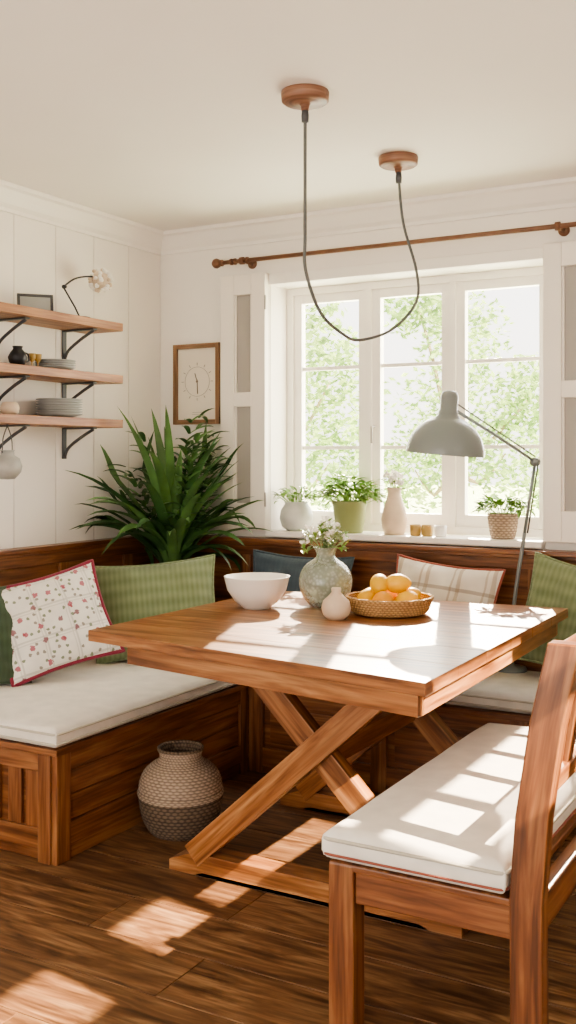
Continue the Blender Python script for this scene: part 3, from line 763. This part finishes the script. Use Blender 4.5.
# ------------------------------------------------------------------ arm lamp
b=MB();lx,ly=1.915,-.125
b.lathe([(0,0),(.066,0),(.068,.006),(.063,.016),(.02,.022),(.012,.036),(0,.036)],(lx-.02,ly,ZC-.004),LAMPG,40)
E=Vector((2.002,-.14,1.334))
b.tube([(lx-.02,ly,ZC+.025),(lx-.01,ly,.70),(lx+.01,ly,.86),(lx+.025,ly,.95),(lx+.04,-.128,1.04)],.008,LAMPG,10,sub=5)
b.tube([(lx+.04,-.128,1.04),E],.007,LAMPG,10);b.tube([(lx+.052,-.128,1.04),E+Vector((.014,0,0))],.0035,GREYMET,8)
b.tube([E+Vector((0,-.018,0)),E+Vector((0,.018,0))],.018,LAMPG,14)
S=Vector((1.725,-.44,1.365))
Ts=Matrix.Rotation(math.radians(5),4,'Y')
neck=S+Ts@Vector((.03,.01,.175))
b.tube([E,E+(neck-E)*.5+Vector((0,0,.004)),neck],.0065,LAMPG,10);b.tube([E+Vector((0,0,.022)),neck+Vector((0,0,.03))],.003,GREYMET,8)
b.lathe([(.156,0),(.157,.004),(.153,.03),(.140,.07),(.113,.108),(.075,.136),(.046,.148),(.043,.156),(.040,.158),(.040,.172),(.036,.174),(.035,.232),(.028,.248),(.012,.254),(0,.254)],S,LAMPG,56,axisM=Ts)
b.lathe([(.156,0),(.151,.004),(.147,.03),(.134,.068),(.108,.104),(.07,.13),(0,.14)],S,LAMPIN,56,axisM=Ts)
b.sphere(S+Vector((0,0,.07)),.032,LAMPIN,20,(1,1,1.2)); b.lathe([(.016,.095),(.018,.14),(0,.14)],S,GREYMET,16)
b.tube([neck+Vector((.0,0,-.0)),neck+Vector((-.03,-.01,0))],.012,LAMPG,12)
b.finish('desk_lamp')
# ------------------------------------------------------------------ garden
LAWN=mat('lawn_grass','#b6c698',.95,.2,1.5,.5,20)
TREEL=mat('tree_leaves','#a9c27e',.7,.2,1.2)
TREED=mat('tree_leaves_darker','#7f9c5e',.7,.2,1.2)  # darker leaf green, mixed in at random
BARK=mat('tree_bark','#a0907c',.9,.2,10,.5,30)
for m in (TREEL,TREED):
    nt=m.node_tree;bs=nt.nodes['Principled BSDF'];tr=node(nt,'ShaderNodeBsdfTranslucent');mx=node(nt,'ShaderNodeMixShader');mx.inputs[0].default_value=.5
    src=bs.inputs['Base Color'].links[0].from_socket;nt.links.new(src,tr.inputs[0]);out=[n for n in nt.nodes if n.type=='OUTPUT_MATERIAL'][0]
    nt.links.new(bs.outputs[0],mx.inputs[1]);nt.links.new(tr.outputs[0],mx.inputs[2]);nt.links.new(mx.outputs[0],out.inputs[0])
b=MB()
b.add([(-40,.3,-.4),(40,.3,-.4),(40,60,-.4),(-40,60,-.4)],[(0,1,2,3)],LAWN);b.finish('garden_lawn')
def tree(x,y,h,clumps,n,name='garden_tree'):
    b=MB();b.tube([(x,y,-.4),(x+.05,y,h*.4),(x-.1,y+.1,h*.8)],[.12,.04],BARK,10,sub=4)
    for (dx,dy,dz,r) in clumps:
        b.tube([(x,y,h*.35),(x+dx*.5,y+dy*.5,dz*.75),(x+dx,y+dy,dz)],[.04,.01],BARK,6,sub=3)
        for i in range(n):
            v=Vector((random.gauss(0,1),random.gauss(0,1),random.gauss(0,1))).normalized()*r*(U(.1,1)**.5)
            p=Vector((x+dx,y+dy,dz))+v; a=Vector((U(-1,1),U(-1,1),U(-.6,.6))).normalized();c=a.cross(Vector((U(-1,1),U(-1,1),U(-1,1)))).normalized()
            s=U(.035,.07)
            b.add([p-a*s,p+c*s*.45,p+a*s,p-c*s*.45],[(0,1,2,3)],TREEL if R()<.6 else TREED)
    b.finish(name)
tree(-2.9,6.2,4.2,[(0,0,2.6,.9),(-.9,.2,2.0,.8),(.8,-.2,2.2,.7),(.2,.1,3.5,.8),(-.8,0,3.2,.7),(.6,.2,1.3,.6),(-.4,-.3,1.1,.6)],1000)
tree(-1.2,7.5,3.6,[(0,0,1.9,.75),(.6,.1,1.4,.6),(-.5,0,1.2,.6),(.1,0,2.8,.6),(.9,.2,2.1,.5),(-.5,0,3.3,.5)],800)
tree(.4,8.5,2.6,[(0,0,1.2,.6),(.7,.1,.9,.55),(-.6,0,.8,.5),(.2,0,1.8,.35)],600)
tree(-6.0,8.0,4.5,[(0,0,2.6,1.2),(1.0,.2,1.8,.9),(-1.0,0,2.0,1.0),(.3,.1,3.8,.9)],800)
# ------------------------------------------------------------------ light
w=D.worlds.new('sky');bpy.context.scene.world=w;w.use_nodes=True;nt=w.node_tree;bg=nt.nodes['Background']
tc=node(nt,'ShaderNodeTexCoord');sp=node(nt,'ShaderNodeSeparateXYZ');nt.links.new(tc.outputs['Generated'],sp.inputs[0])
r=ramp(nt,sp.outputs[2],[(0,(1,.94,.865)),(.5,(.99,.97,.95))]);nt.links.new(r.outputs[0],bg.inputs[0]);bg.inputs[1].default_value=3.6
def sun(name,d,e,col,ang=.6):
    l=D.lights.new(name,'SUN');l.energy=e;l.angle=math.radians(ang);l.color=col
    o=D.objects.new(name,l);o.rotation_euler=Vector(d).to_track_quat('-Z','Y').to_euler();o.location=(0,3,6);bpy.context.collection.objects.link(o)
sun('sun',(.37,-1,-.55),22,(1,.83,.63))
sun('added_side_sun',(-1,.15,-.85),34,(1,.83,.63))  # second sun, added only to throw patches on floor and bench
def area(name,loc,d,sx,sy,e,col):
    l=D.lights.new(name,'AREA');l.shape='RECTANGLE';l.size=sx;l.size_y=sy;l.energy=e;l.color=col
    o=D.objects.new(name,l);o.location=loc;o.rotation_euler=Vector(d).to_track_quat('-Z','Y').to_euler();bpy.context.collection.objects.link(o)
area('window_skylight',(1.33,.5,1.7),(0,-1,-.15),1.5,1.4,65,(1,.94,.86))
area('added_rear_fill',(1.95,YR-.3,1.3),(0,1,0),3.2,2.2,26,(1,.94,.86))  # added fill lamp outside the unseen rear opening
# ------------------------------------------------------------------ camera
cd=D.cameras.new('camera');cam=D.objects.new('camera',cd);bpy.context.collection.objects.link(cam)
cd.sensor_width=36;cd.lens=36*1043/1024;cd.shift_y=-54/1024;cd.clip_start=.05
cam.location=(3.227,-4.364,1.35);cam.rotation_euler=(math.radians(90),0,math.radians(29.5))
sc=bpy.context.scene;sc.camera=cam
sc.view_settings.view_transform='AgX';sc.view_settings.look='AgX - Medium High Contrast';sc.view_settings.exposure=.08
